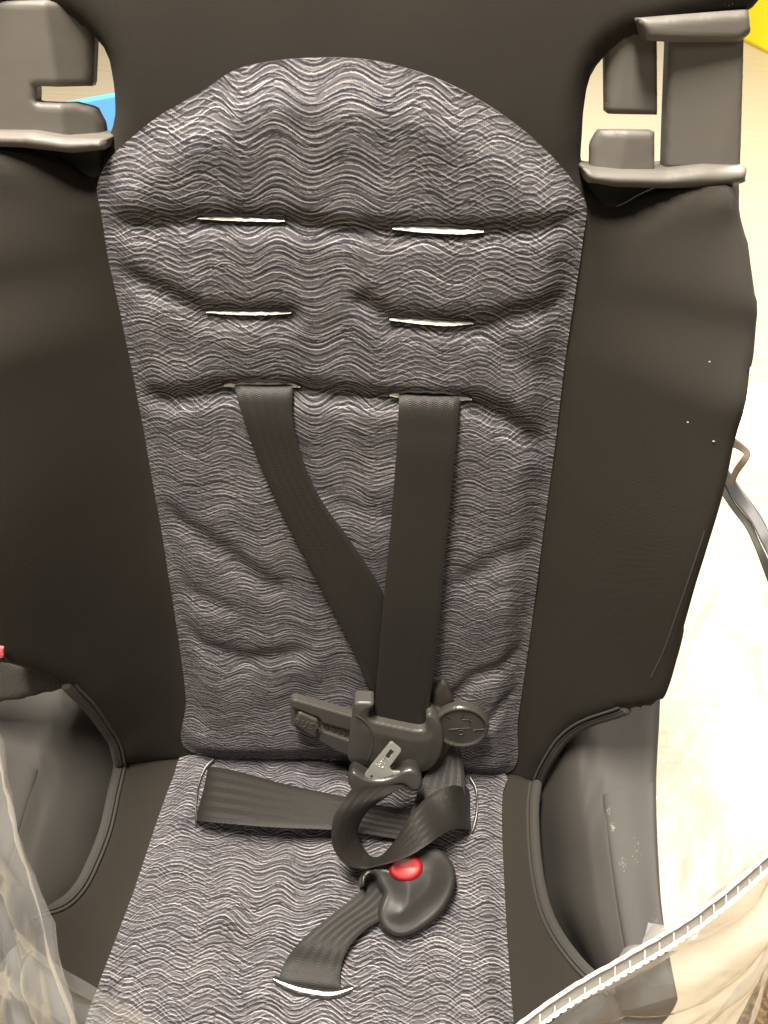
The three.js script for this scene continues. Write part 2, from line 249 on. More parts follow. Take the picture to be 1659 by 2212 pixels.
// right-hand outlines
const R_TOP = back.trace([[1700, -90], [1668, -20], [1652, 6], [1632, 26], [1600, 36], [1500, 54], [1420, 74], [1345, 100], [1308, 132], [1284, 168], [1270, 230], [1265, 300], [1263, 358], [1284, 418], [1312, 450], [1345, 456], [1400, 430], [1470, 406], [1540, 398], [1596, 404]], hCover);
const R_WING = back.trace([[1606, 440], [1628, 530], [1644, 630], [1648, 720], [1634, 830], [1610, 940], [1582, 1066], [1524, 1256], [1474, 1430], [1459, 1490], [1444, 1520], [1412, 1538]], hCover);
const R_LOW = back.trace([[1363, 1546], [1300, 1566], [1258, 1584], [1219, 1618], [1190, 1662], [1172, 1700]], hCover);
const L_HOLE = back.trace([[-60, 316], [0, 320], [60, 332], [130, 366], [176, 394], [204, 384], [214, 332], [230, 282], [238, 222], [232, 166], [218, 118], [194, 86], [165, 60], [120, 40], [60, 28], [-60, 18]], hCover);
const L_LOW = back.trace([[244, 1654], [236, 1622], [213, 1584], [171, 1531], [131, 1492], [60, 1462], [0, 1440]], hCover);
const cTop = [[0.13, 0.70], [0, 0.71], [-0.13, 0.70]];
let outline = [...R_TOP, ...R_WING, ...R_LOW, ...back.trace([[1100, 1694], [757, 1664], [405, 1634]], 0).map(([x, y]) => [x, y - 0.01]), ...L_LOW];
const lw = mir(R_WING).reverse(); lw.shift(); lw.shift();
outline = [...outline, ...lw, ...L_HOLE, ...mir(R_TOP.slice(0, 5)).reverse(), ...cTop.slice().reverse()];
const COVER = smooth2(outline, 0.006, true);
const hCoverR = (x, y, d) => hCover(x, y) + roundOff(0.018)(x, y, d) + 0.006;
const uvKnit = [1 / 0.05, 1 / 0.05, 0, 0];
part(seat, 'backrest_cover', sheet(back, COVER, hCoverR, { cell: 0.0055, uv: uvKnit, depth: 0.06, inset: 0.012 }), M.fabric);

// printed back pad
const padPix = [[408, 1612], [404, 1500], [385, 1350], [345, 1100], [300, 850], [270, 700], [240, 560], [222, 450], [214, 405], [235, 350], [300, 285], [360, 240], [440, 195], [510, 150], [600, 130], [690, 124], [790, 128], [890, 150], [980, 185], [1060, 230], [1130, 280], [1190, 335], [1240, 395], [1264, 440], [1256, 520], [1238, 640], [1220, 760], [1196, 960], [1170, 1160], [1142, 1380], [1118, 1540], [1098, 1660], [900, 1652], [700, 1632]];
const PAD = smooth2(back.trace(padPix, 0.004), 0.004, true);
const folds = [                                       // sewn and pressed creases of the pad: picture trace, depth, half-width
  [[[228, 482], [330, 476], [430, 469], [525, 468], [620, 471], [735, 486], [850, 490], [945, 492], [1045, 494], [1140, 486], [1240, 470]], 0.006, 0.0075],
  [[[258, 585], [320, 600], [380, 624], [450, 664], [540, 668], [630, 668]], 0.0065, 0.008],
  [[[790, 640], [845, 684], [930, 690], [1020, 694], [1090, 672], [1220, 640]], 0.0065, 0.009],
  [[[300, 850], [400, 842], [490, 827], [565, 826], [650, 826], [740, 836], [845, 845], [930, 850], [1015, 854], [1075, 880], [1130, 920], [1200, 970]], 0.0085, 0.0085],
  [[[1020, 690], [1100, 760], [1190, 800]], 0.003, 0.012],
  [[[345, 1085], [430, 1128], [520, 1190], [590, 1245]], 0.005, 0.011],
  [[[380, 1330], [450, 1375], [540, 1400], [640, 1390]], 0.004, 0.011],
  [[[350, 1190], [420, 1260], [500, 1290]], 0.003, 0.010],
  [[[1140, 1380], [1080, 1420], [1020, 1440], [960, 1500]], 0.005, 0.009],
  [[[1125, 1480], [1080, 1500], [1050, 1540]], 0.004, 0.007],
  [[[1165, 1180], [1080, 1180], [1000, 1230]], 0.003, 0.011],
  [[[640, 1010], [720, 1060], [840, 1090]], 0.002, 0.012],
].map(([p, d, w]) => [back.trace(p, 0.004), d * 0.95, w * 0.8]);
const padH = (x, y, d = 1) => {
  let h = 0.0115 * sstep(0, 0.026, d) + 0.0016 * ns(x * 30, y * 26, 2.2) + 0.0022 * ns(x * 11, y * 13, 6.1) * sstep(0, 0.02, d);
  for (const [l, dep, w] of folds) { const q = lineDist([x, y], l, false); if (q < w * 3) h -= dep * Math.exp(-(q * q) / (w * w)) * sstep(0, 0.02, d); }
  return h + (y > 0.52 ? -1.1 * (y - 0.52) ** 2 : 0);
};
const padTop = (x, y, d) => Math.max(0.0085 + padH(x, y, d), hCover(x, y) + 0.0078);
part(seat, 'back_pad', sheet(back, PAD, padTop, { cell: 0.0035, uv: [1 / PW, 1 / PH, 0.5, 0.03], depth: 0.006 }), M.printBack, 'grey wave-printed padded back panel');

// harness slots in the pad
const frameLine = (fr, pix, hf) => pix.map(([px, py]) => { const [x, y] = fr.trace([[px, py]], 0.012)[0]; return [x, y, hf(x, y)]; });
function slot(fr, pix, high, hf, open) {
  const q = fr.trace(pix, 0.01); const c = smooth2(q, 0.002, false); const up = [], lo = [];
  c.forEach((p, i) => { const s = i / (c.length - 1); const t = high * Math.pow(Math.sin(Math.PI * clamp(s, 0.02, 0.98)), 0.5); const j = 0.0005 * ns(p[0] * 700, p[1] * 700, 5); up.push([p[0], p[1] + t + j]); lo.push([p[0], p[1] - t + 0.6 * j]); });
  const loop = up.concat(lo.reverse());
  part(seat, 'slot_lining', sheet(fr, loop, (x, y, d) => hf(x, y, 1) + 0.0024 + (fr === back ? -0.9 * (y - lerp(q[0][1], q[q.length - 1][1], clamp((x - q[0][0]) / (q[q.length - 1][0] - q[0][0])))) : 0) + 0.0006 * sstep(0, high, d) + 0.0005 * ns(x * 900, y * 900), { cell: 0.0016, depth: 0.004 }), M.felt);
  const lp = loop.filter((_, i) => i % 2 === 0).map((p, i, l) => { const y = p[1] + (i < l.length / 2 ? 0.0014 : -0.0014); return fr.p(p[0], y, hf(p[0], y, 1) + 0.0007); });
  part(seat, 'slot_stitching', tube(lp.map((p, i) => p.clone().addScaledVector(fr.ey, 0.0005 * Math.sin(i * 2.4))), 0.001, lp.length * 3, true, 6), M.thread);
}
slot(back, [[432, 467], [480, 467], [525, 468], [575, 470], [618, 472]], 0.0010, padTop);
slot(back, [[848, 487], [900, 489], [945, 491], [1000, 494], [1043, 494]], 0.0016, padTop);
slot(back, [[450, 667], [500, 667], [545, 668], [590, 668], [632, 667]], 0.0010, padTop);
slot(back, [[842, 682], [890, 685], [935, 688], [980, 691], [1022, 693]], 0.0014, padTop);
slot(back, [[486, 826], [530, 824], [570, 823], [610, 823], [650, 828]], 0.0024, padTop);
slot(back, [[842, 844], [890, 845], [930, 847], [975, 850], [1018, 856]], 0.0026, padTop);

// ---- seat cushion
const S_INS_L = seatF.trace([[404, 1632], [376, 1690], [350, 1760], [320, 1850], [290, 1940], [254, 2036], [222, 2122], [190, 2212]], 0);
const S_INS_R = seatF.trace([[1092, 1684], [1084, 1720], [1082, 1790], [1086, 1900], [1094, 2050], [1106, 2212]], 0);
const sL = edgeAt(S_INS_L), sR = edgeAt(S_INS_R);
const hSeat = (x, y) => { const a = Math.max(sL(y) - x, x - sR(y)); const w = -y; return (a > 0 ? 0.045 * rise(a / 0.075) : 0) - (w > 0.24 ? 2.5 * (w - 0.24) ** 2 : 0); };
const S_R = seatF.trace([[1170, 1692], [1165, 1732], [1165, 1789], [1174, 1884], [1192, 1960], [1216, 2010], [1249, 2056], [1280, 2090], [1330, 2130]], hSeat);
const S_L = seatF.trace([[246, 1640], [243, 1660], [232, 1706], [213, 1789], [186, 1858], [160, 1907], [129, 1938], [96, 1950], [40, 1968]], hSeat);
const SEATC = smooth2([[-0.14, 0.006], [0.14, 0.006], ...S_R, [0.215, -0.28], [0.2, -0.33], [0.1, -0.345], [0, -0.35], [-0.1, -0.345], [-0.2, -0.33], ...S_L.slice().reverse()], 0.006, true);
part(seat, 'seat_cover', sheet(seatF, SEATC, (x, y, d) => hSeat(x, y) + roundOff(0.012)(x, y, d) + 0.004, { cell: 0.0055, uv: uvKnit, depth: 0.06, inset: 0.01 }), M.fabric);
const SPAD = smooth2([...S_INS_L, [sL(-0.3), -0.3], [sL(-0.3) + 0.03, -0.335], [0, -0.34], [sR(-0.3) - 0.03, -0.335], [sR(-0.3), -0.3], ...S_INS_R.slice().reverse(), ...seatF.trace([[900, 1668], [740, 1652], [560, 1640]], 0.002)], 0.004, true);
const sfolds = [
  [[[425, 1786], [540, 1796], [650, 1806], [720, 1800]], 0.006, 0.009],
  [[[340, 1838], [430, 1812], [520, 1826], [600, 1850]], 0.004, 0.010],
  [[[300, 1925], [380, 1905], [450, 1908]], 0.004, 0.008],
  [[[760, 1900], [680, 1940], [600, 1975], [520, 2030]], 0.006, 0.012],
  [[[470, 1650], [560, 1664], [640, 1682]], 0.003, 0.006],
  [[[1085, 1860], [1040, 1850], [1010, 1870]], 0.005, 0.007],
  [[[1000, 1990], [930, 2050], [850, 2070]], 0.003, 0.014],
].map(([p, d, w]) => [seatF.trace(p, 0.006), d * 1.5, w * 1.1]);
const spadTop = (x, y, d = 1) => { let h = 0.0075 + 0.011 * sstep(0, 0.024, d) + hSeat(x, y) + (0.0026 * ns(x * 14, y * 18, 9.3) + 0.0012 * ns(x * 34, y * 40, 3.3)) * sstep(0, 0.02, d); for (const [l, dep, w] of sfolds) { const q = lineDist([x, y], l, false); if (q < w * 3) h -= dep * Math.exp(-(q * q) / (w * w)) * sstep(0, 0.02, d); } return h; };
part(seat, 'seat_pad', sheet(seatF, SPAD, spadTop, { cell: 0.0035, uv: [1 / PW, 1 / 0.36, 0.5, 0.98], depth: 0.006 }), M.printSeat, 'grey wave-printed padded seat panel');
slot(seatF, [[592, 2126], [630, 2142], [675, 2152], [720, 2156], [762, 2144]], 0.0013, spadTop);
slot(seatF, [[462, 1650], [446, 1672], [434, 1704], [427, 1742], [424, 1780]], 0.0007, spadTop);
slot(seatF, [[1012, 1692], [1024, 1712], [1028, 1742], [1026, 1776], [1018, 1806]], 0.0007, spadTop);

// ---- bound edges of the cover
function binding(fr, line, hf, r = 0.0042) {
  const c = smooth2(line, 0.006, false), s = binding.side;
  const off = (w, h) => c.map((p, i) => { const a = c[Math.max(0, i - 1)], b = c[Math.min(c.length - 1, i + 1)], t = Math.hypot(b[0] - a[0], b[1] - a[1]); const x = p[0] + ((b[1] - a[1]) / t) * w * s, y = p[1] - ((b[0] - a[0]) / t) * w * s; return fr.p(x, y, hf(x, y) + h); });
  const o = off(0.0034, -0.0016), ball = (p) => new THREE.SphereGeometry(r, 12, 8).translate(p.x, p.y, p.z);
  const b = part(seat, 'edge_binding', join([tube(o, r, c.length * 2, false, 10), ball(o[0]), ball(o[o.length - 1])]), M.binding);
  if (r > 0.004) part(b, 'stitch_line', join([tube(off(0.0095, 0.0046), 0.0012, c.length * 2, false, 6), tube(off(0.0068, 0.0036), 0.0009, c.length * 2, false, 6)]), M.binding);
}
binding.side = 1;
binding(back, R_LOW, (x, y) => hCover(x, y));
binding(seatF, S_R, (x, y) => hSeat(x, y));
binding(back, L_LOW.slice(0, 5), (x, y) => hCover(x, y));
binding.side = -1;
binding(seatF, S_L, (x, y) => hSeat(x, y));

for (const f of [1, -1]) { const l = smooth2(back.trace([[1520, 1140], [1490, 1230], [1458, 1320], [1428, 1400], [1402, 1452]], hCover), 0.008, false).map(([x, y]) => back.p(f * x, y, hCoverR(f * x, y, lineDist([f * x, y], COVER, true)) - 0.0002)); part(seat, 'wing_seam', tube(l, 0.0007, l.length * 2, false, 6), M.binding); }

// ---- plastic frame in the shoulder windows
const piece = (fr, pix, h, r, depth, o = {}) => moulded(fr, smooth2(fr.trace(pix, h), 0.0025, true), h, r, depth, o);
const poly = (pix, k = 3) => { const o = []; pix.forEach((p, i) => { const a = pix[(i + pix.length - 1) % pix.length], b = pix[(i + 1) % pix.length]; const f = (q) => { const d = Math.hypot(q[0] - p[0], q[1] - p[1]); const t = Math.min(0.4, (k * 3) / d); return [lerp(p[0], q[0], t), lerp(p[1], q[1], t)]; }; o.push(f(a), [p[0] * 0.94 + 0.03 * (f(a)[0] + f(b)[0]), p[1] * 0.94 + 0.03 * (f(a)[1] + f(b)[1])], f(b)); }); return o; };
const frameR = assembly(seat, 'shoulder_frame', back.p(0.2, 0.55, 0), 'grey plastic frame with slots below the headrest');
const facet = (px, py, k, w) => { const q = back.cut(px, py, 0.004)[0]; return (x) => -k * Math.max(0, (w > 0 ? q - x : x - q)); };
part(frameR, 'post', piece(back, poly([[1456, 40], [1612, 34], [1602, 372], [1441, 372]]), 0.006, 0.003, 0.01, { extra: facet(1590, 200, 0.12, 1) }), M.shell);
part(frameR, 'top_cap', piece(back, poly([[1380, 40], [1622, 20], [1627, 72], [1602, 92], [1450, 92], [1400, 88]]), 0.012, 0.004, 0.012), M.shell);
part(frameR, 'ledge', piece(back, poly([[1264, 366], [1290, 372], [1440, 374], [1530, 362], [1622, 364], [1618, 400], [1560, 410], [1440, 412], [1330, 408], [1270, 396]], 4), 0.018, 0.007, 0.03), M.shell);
part(frameR, 'recess', piece(back, poly([[1258, 390], [1600, 390], [1600, 470], [1380, 500], [1264, 440]], 4), -0.022, 0.003, 0.01), M.shell);
part(frameR, 'tab', piece(back, poly([[1312, 60], [1421, 50], [1422, 249], [1311, 247]]), -0.006, 0.0025, 0.006, { extra: facet(1352, 160, 0.4, 1) }), M.shell);
part(frameR, 'tab', piece(back, poly([[1300, 287], [1352, 283], [1416, 284], [1416, 380], [1282, 380], [1284, 318]]), 0.006, 0.0025, 0.006, { extra: facet(1345, 320, 0.5, 1) }), M.shell);
const frameL = assembly(seat, 'shoulder_frame', back.p(-0.2, 0.55, 0), 'grey plastic frame with side slot below the headrest');
part(frameL, 'post', piece(back, poly([[-190, 0], [176, 0], [182, 60], [182, 191], [76, 187], [76, 222], [150, 225], [186, 240], [202, 275], [208, 312], [-190, 312]], 4), 0.004, 0.003, 0.007, { extra: facet(118, 160, 0.8, -1) }), M.shell);
part(frameL, 'ledge', piece(back, poly([[-190, 286], [60, 288], [130, 300], [224, 302], [222, 326], [150, 334], [40, 322], [-190, 318]], 4), 0.018, 0.006, 0.03), M.shell);
part(frameL, 'recess', piece(back, poly([[-190, 310], [224, 310], [222, 400], [190, 440], [-190, 440]], 4), -0.022, 0.003, 0.01), M.shell);

// ---- shell behind and under the covers
{
  const c = smooth2([[0.15, 0.0], [0.215, 0.06], [0.235, 0.2], [0.24, 0.34], [0.215, 0.42], [0.14, 0.45], [0.125, 0.52], [0.125, 0.62], [0.11, 0.68], [0, 0.69], [-0.11, 0.68], [-0.125, 0.62], [-0.125, 0.52], [-0.14, 0.45], [-0.215, 0.42], [-0.24, 0.34], [-0.235, 0.2], [-0.215, 0.06], [-0.15, 0.0], [-0.1, -0.06], [0.1, -0.06]], 0.012, true);
  part(seat, 'back_shell', sheet(back, c, () => -0.03, { cell: 0.02, depth: 0.06, inset: 0.02 }), M.shell);
  const b = new THREE.Shape(); const k = [[-0.2, -0.16], [0.2, -0.16], [0.23, -0.1], [0.225, 0.3], [0.18, 0.36], [-0.18, 0.36], [-0.225, 0.3], [-0.23, -0.1]]; k.forEach((p, i) => (i ? b.lineTo(p[0], -p[1]) : b.moveTo(p[0], -p[1]))); b.closePath();
  const g = new THREE.ExtrudeGeometry(b, { depth: 0.17, bevelEnabled: true, bevelSize: 0.015, bevelThickness: 0.015, bevelSegments: 4 }); g.rotateX(-Math.PI / 2); g.translate(0, 0.0155, 0);
  part(seat, 'base', g, M.shell);
}

// ---- armrests: lofts through measured stations
function loftGrid(rows, nu, nv) {                      // rows: lists of points along; smooth both ways
  const cols = rows.map((r) => smooth3(r, nu)); const P = [], U = [], I = [];
  for (let i = 0; i <= nu; i++) { const c = smooth3(cols.map((r) => r[i]), nv); for (let j = 0; j <= nv; j++) { P.push(c[j].x, c[j].y, c[j].z); U.push(i * 0.1, j * 0.1); } }
  for (let i = 0; i < nu; i++) for (let j = 0; j < nv; j++) { const a = i * (nv + 1) + j, b = a + nv + 1; I.push(a, a + 1, b, b, a + 1, b + 1); }
  const g = new THREE.BufferGeometry(); g.setAttribute('position', new THREE.Float32BufferAttribute(P, 3)); g.setAttribute('uv', new THREE.Float32BufferAttribute(U, 2)); g.setIndex(I); g.computeVertexNormals(); return g;
}
{
  const inn = [[1200, 1560, 0.772], [1192, 1640, 0.762], [1176, 1740, 0.737], [1182, 1850, 0.717], [1198, 1960, 0.687], [1255, 2080, 0.662], [1300, 2180, 0.642]].map((a) => at(...a));
  const rid = [[1258, 1500, 0.735], [1268, 1585, 0.71], [1291, 1720, 0.675], [1306, 1830, 0.645], [1326, 1960, 0.615], [1346, 2070, 0.592], [1372, 2180, 0.57]].map((a) => at(...a));
  const out = [[1430, 1440, 0.72], [1426, 1540, 0.7], [1419, 1690, 0.665], [1423, 1830, 0.635], [1431, 1950, 0.605], [1445, 2040, 0.585], [1466, 2150, 0.56]].map((a) => at(...a));
  const build = (flip) => {
    const f = (p) => V3(flip * p.x, p.y, p.z);
    if (flip < 0) for (const l of [rid, out]) l.forEach((p) => (p.x += 0.022));
    const mid = (a, b, t) => a.map((p, i) => p.clone().lerp(b[i], t));
    const drop = (a, dx, dy) => a.map((p) => p.clone().add(V3(dx, dy, 0)));
    const bul = (a, k) => a.map((p) => p.clone().add(V3(-0.45 * k, 0.75 * k, 0.3 * k)));
    const rows = [drop(inn, -0.005, -0.06), inn, bul(mid(inn, rid, 0.5), 0.014), bul(mid(inn, rid, 0.86), 0.007), mid(inn, rid, 0.96), drop(mid(rid, out, 0.03), 0, 0.0015), drop(mid(rid, out, 0.1), 0, 0.001), mid(rid, out, 0.5), mid(rid, out, 0.88), drop(mid(rid, out, 0.98), 0, -0.002), drop(out, 0.002, -0.01), drop(out, 0.006, -0.05), drop(out, 0.002, -0.17)].map((r) => r.map(f));
    const g = loftGrid(rows, 60, 60);
    const arm = part(seat, 'armrest', g, M.arm, flip > 0 ? 'scuffed grey plastic armrest shell' : 'grey plastic armrest shell half under the film');
    const A = mid(rid, out, 0.06).slice(2, 6), B = mid(rid, out, 0.97).slice(2, 6);
    const N = 40, fr = [];
    const top = (dh) => [0, 0.03, 0.5, 0.97, 1].map((t, i) => A.map((p, k) => { const q = p.clone().lerp(B[k], t); const e = i === 0 || i === 4 ? -0.003 : dh; return q.add(V3(0, e, 0)); }).map(f));
    const pg = loftGrid(top(0.0012), N, 24); pg.attributes.uv.array.forEach((v, i, a) => { a[i] = i % 2 ? v / 2.4 : v / 4; }); part(arm, 'armrest_panel', pg, flip > 0 ? M.scuffed : M.arm);
  };
  build(1); build(-1);
}

// ---- harness
const B = (px, py, h) => back.on(px, py, h), H = 0.0075, lift = (l) => l.map(([a, b, h], i) => B(a, b, i ? h + H : h)), S = (px, py, h) => seatF.on(px, py, h);
const strap = (name, L, R, o, label) => part(seat, name, ribbon(L, R, o), M.web, label);
strap('shoulder_strap',
  lift([[507, 822, 0.002], [508, 840, 0.012], [520, 885, 0.017], [556, 990, 0.018], [620, 1130, 0.019], [690, 1262, 0.02], [756, 1390, 0.021], [806, 1500, 0.019], [860, 1590, 0.014]]),
  lift([[628, 822, 0.002], [631, 840, 0.012], [632, 900, 0.017], [651, 985, 0.018], [694, 1080, 0.019], [758, 1170, 0.02], [812, 1252, 0.021], [880, 1380, 0.019], [960, 1510, 0.014]]), {}, 'webbing strap slanting across the back pad');
strap('shoulder_strap',
  lift([[862, 838, 0.002], [862, 858, 0.013], [858, 950, 0.019], [850, 1060, 0.021], [838, 1200, 0.024], [828, 1300, 0.026], [818, 1420, 0.026], [808, 1552, 0.026], [805, 1620, 0.025]]),
  lift([[995, 842, 0.002], [993, 862, 0.013], [986, 950, 0.019], [973, 1080, 0.021], [959, 1220, 0.024], [949, 1340, 0.026], [937, 1450, 0.026], [922, 1565, 0.026], [918, 1630, 0.025]]), {}, 'webbing strap hanging straight down into the chest clip');
strap('shoulder_strap', [at(950, 1585, 0.722), at(934, 1640, 0.715), at(906, 1700, 0.708), at(886, 1762, 0.7), at(880, 1800, 0.7)], [at(985, 1585, 0.722), at(999, 1640, 0.715), at(1004, 1700, 0.708), at(1000, 1745, 0.7), at(990, 1790, 0.7)], { n: 40 }, 'short run of webbing below the chest clip');
strap('lap_strap',
  [S(446, 1664, 0.004), S(454, 1656, 0.02), S(520, 1668, 0.03), S(600, 1690, 0.034), S(680, 1708, 0.036), S(745, 1722, 0.036), S(830, 1742, 0.03), S(960, 1760, 0.012)],
  [S(424, 1776, 0.004), S(430, 1774, 0.024), S(500, 1780, 0.036), S(590, 1787, 0.038), S(680, 1791, 0.038), S(745, 1794, 0.038), S(830, 1808, 0.03), S(960, 1830, 0.012)], {}, 'lap webbing coming out of the seat slot');
strap('lap_strap',
  [[764, 1700, 0.646], [742, 1726, 0.642], [724, 1757, 0.638], [716, 1799, 0.636], [720, 1831, 0.636], [741, 1862, 0.638], [782, 1876, 0.642], [836, 1866, 0.630], [886, 1848, 0.632], [926, 1823, 0.636], [966, 1797, 0.656], [1002, 1790, 0.678], [1022, 1800, 0.708]].map((a) => at(...a)),
  [[884, 1694, 0.672], [840, 1718, 0.658], [794, 1752, 0.664], [773, 1792, 0.666], [777, 1816, 0.666], [790, 1838, 0.666], [810, 1852, 0.648], [824, 1848, 0.650], [850, 1820, 0.654], [888, 1760, 0.658], [928, 1718, 0.676], [972, 1698, 0.686], [1012, 1704, 0.723]].map((a) => at(...a)), { n: 120 }, 'looped lap webbing running through the buckle tongue');
strap('crotch_strap',
  [[597, 2138, 0.012], [602, 2116, 0.02], [616, 2078, 0.022], [648, 2034, 0.03], [704, 1986, 0.032], [764, 1938, 0.03], [802, 1900, 0.026]].map((a) => S(...a)),
  [[739, 2156, 0.012], [736, 2132, 0.02], [736, 2094, 0.022], [750, 2052, 0.028], [790, 2008, 0.028], [842, 1976, 0.026], [880, 1930, 0.022]].map((a) => S(...a)), {}, 'short webbing strap from seat slot to buckle');

// chest clip
const clip = assembly(seat, 'chest_clip', B(830, 1590, 0.02), 'dark grey plastic chest clip, unfastened');
const pieceB = (pix, h, r, d, o) => piece(back, pix, h, r, d, o);
part(clip, 'clip_body', join([
  pieceB([[766, 1521], [790, 1519], [806, 1521], [808, 1526], [800, 1536], [796, 1548], [800, 1557], [834, 1566], [871, 1574], [908, 1580], [918, 1577], [921, 1566], [921, 1548], [928, 1544], [944, 1556], [955, 1578], [958, 1602], [952, 1634], [938, 1657], [918, 1668], [870, 1667], [812, 1660], [762, 1650], [753, 1642], [754, 1600], [757, 1569], [762, 1540]], 0.042, 0.002, 0.012, { cell: 0.0012, bulge: 0.0015, wide: 0.012 }),
  pieceB([[770, 1540], [960, 1540], [955, 1640], [760, 1640]], 0.03, 0.002, 0.006, { cell: 0.004 }),
  tube([[769, 1545], [786, 1556], [801, 1578], [806, 1605], [800, 1630], [794, 1642]].map(([a, b]) => B(a, b, 0.0434)), 0.0006, 30)]), M.clip);
part(clip, 'clip_tongue', join([
  pieceB(poly([[627, 1513], [637, 1511], [775, 1551], [770, 1642], [722, 1622], [672, 1592], [628, 1568]], 2), 0.034, 0.0015, 0.006, { cell: 0.0015 }),
  pieceB(poly([[629, 1514], [637, 1512], [774, 1552], [772, 1584], [694, 1562], [690, 1552], [640, 1532], [630, 1530]], 1.2), 0.0375, 0.0012, 0.005, { cell: 0.0012 }),
  pieceB(poly([[692, 1578], [770, 1606], [769, 1640], [722, 1621], [690, 1602]], 1.2), 0.0375, 0.0012, 0.005, { cell: 0.0012 }),
  ...[706, 720, 732, 743].map((x, i) => pieceB(poly([[x, 1568 + i * 4.2], [x + 3, 1569 + i * 4.2], [x + 2, 1584 + i * 4.6], [x - 1, 1583 + i * 4.6]], 0.3), 0.0358, 0.0004, 0.003, { cell: 0.0012 }))]), M.clip);
const font = await new FontLoader().loadAsync('fonts/droid/droid_sans_bold.typeface.json');
function textOn(fr, str, px, py, h, size, turn) { const g = new TextGeometry(str, { font, size, depth: 0.0006, curveSegments: 3 }); g.computeBoundingBox(); g.translate(-g.boundingBox.max.x / 2, -size / 2, 0); g.rotateZ(turn); const [x, y] = fr.cut(px, py, h); const m = new THREE.Matrix4().makeBasis(fr.ex, fr.ey, fr.n).setPosition(fr.p(x, y, h)); g.applyMatrix4(m); return g; }
part(clip, 'push_button', join([pieceB(poly([[645, 1539], [684, 1555], [688, 1563], [684, 1594], [672, 1590], [634, 1566]], 2), 0.0385, 0.0015, 0.006, { cell: 0.0012 }), textOn(back, 'PUSH', 664, 1566, 0.0384, 0.0072, -19 * DEG)]), M.clip, 'push button lettered PUSH');
// round half of the clip
{
  const c = B(996, 1560, 0.03), nrm = back.n.clone().lerp(V3(-0.1, 0.25, 1).normalize(), 0.5).normalize();
  const f = new Frame(c, V3(Math.cos(-4 * DEG), Math.sin(-4 * DEG), 0), nrm); const R = 0.0228;
  const circ = []; for (let i = 0; i < 64; i++) circ.push([R * Math.cos((i / 64) * 2 * Math.PI), R * Math.sin((i / 64) * 2 * Math.PI)]);
  const k = (x, y, h = 0.0065) => f.p(((x - 860) / 560) * R, (-(y - 910) / 560) * R, h);
  const lines = [[[862, 460], [845, 560], [815, 650]], [[1000, 650], [1015, 750], [1032, 860]], [[640, 1000], [840, 940], [1060, 880]], [[1110, 940], [1240, 890], [1330, 860]], [[840, 690], [960, 670], [1050, 690]], [[500, 620], [560, 660], [610, 690]], [[800, 1050], [830, 1000], [900, 990], [940, 1040], [900, 1100], [840, 1100], [800, 1050]]];
  part(seat, 'round_cap', join([sheet(f, circ, (x, y, d) => 0.006 + roundOff(0.0025)(x, y, d) - 0.0016 * sstep(0.0026, 0.0034, d) + 0.0006 * sstep(0.004, R, d) + 0.0012, { cell: 0.0011, depth: 0.005 }), ...lines.map((l) => tube(l.map((p) => k(p[0], p[1], 0.0062)), 0.00045, 14, false, 5))]), M.cap, 'round dark cap with raised emblem lines');
  part(seat, 'cap_arm', piece(back, poly([[934, 1494], [955, 1474], [966, 1478], [980, 1516], [975, 1560], [930, 1560]], 3), 0.026, 0.003, 0.008), M.cap);
}
// buckle tongue
{
  const f = new Frame(at(830, 1660, 0.668), RTV, V3(0, 0.55, 0.83)); const tg = assembly(seat, 'buckle_tongue', at(830, 1685, 0.67));
  const c = f.trace([[843, 1603], [847, 1602], [864, 1616], [865, 1620], [840, 1654], [844, 1662], [849, 1665], [863, 1665], [864, 1670], [848, 1671], [830, 1676], [812, 1684], [790, 1684], [790, 1670], [805, 1649]], 0);
  const sh = new THREE.Shape(c.map((p) => new THREE.Vector2(...p))); sh.holes.push(new THREE.Path(f.trace([[843.5, 1615], [852, 1621], [838.5, 1641], [829.5, 1634]], 0).map((p) => new THREE.Vector2(...p)))); const hc = f.cut(803, 1674, 0); const hp = new THREE.Path(); hp.absarc(hc[0], hc[1], 0.0011, 0, 7, true); sh.holes.push(hp);
  const g = new THREE.ExtrudeGeometry(sh, { depth: 0.0018, bevelEnabled: true, bevelSize: 0.0005, bevelThickness: 0.0005, bevelSegments: 2 }); g.applyMatrix4(new THREE.Matrix4().makeBasis(f.ex, f.ey, f.n).setPosition(f.o));
  const dots = [[820, 575], [790, 640], [745, 680], [725, 715], [720, 755], [795, 780], [825, 770], [860, 690], [645, 695], [770, 625]].map(([x, y]) => { const [a, b] = f.cut(757 + x * 0.086, 1590.9 + y * 0.086, 0.0022); return new THREE.SphereGeometry(0.0006, 8, 6).translate(...f.p(a, b, 0.0022).toArray()); });
  const lip = tube([[829.5, 1634], [838.5, 1641]].map(([x, y]) => { const [a, b] = f.cut(x, y, 0.0025); return f.p(a, b, 0.0025); }), 0.0007, 6);
  part(tg, 'metal_plate', join([g, ...dots, lip]), M.steel, 'stamped silver steel plate with square hole');
  const f2 = new Frame(at(830, 1690, 0.672), RTV, V3(0, 0.62, 0.78));
  part(tg, 'tongue_grip', piece(f2, [[762, 1664], [774, 1668], [792, 1678], [815, 1682], [846, 1676], [872, 1662], [890, 1659], [905, 1667], [912, 1684], [911, 1704], [902, 1713], [888, 1710], [872, 1698], [846, 1702], [805, 1710], [770, 1714], [756, 1704], [751, 1684], [755, 1670]], 0.006, 0.004, 0.014, { cell: 0.0013 }), M.black);
}
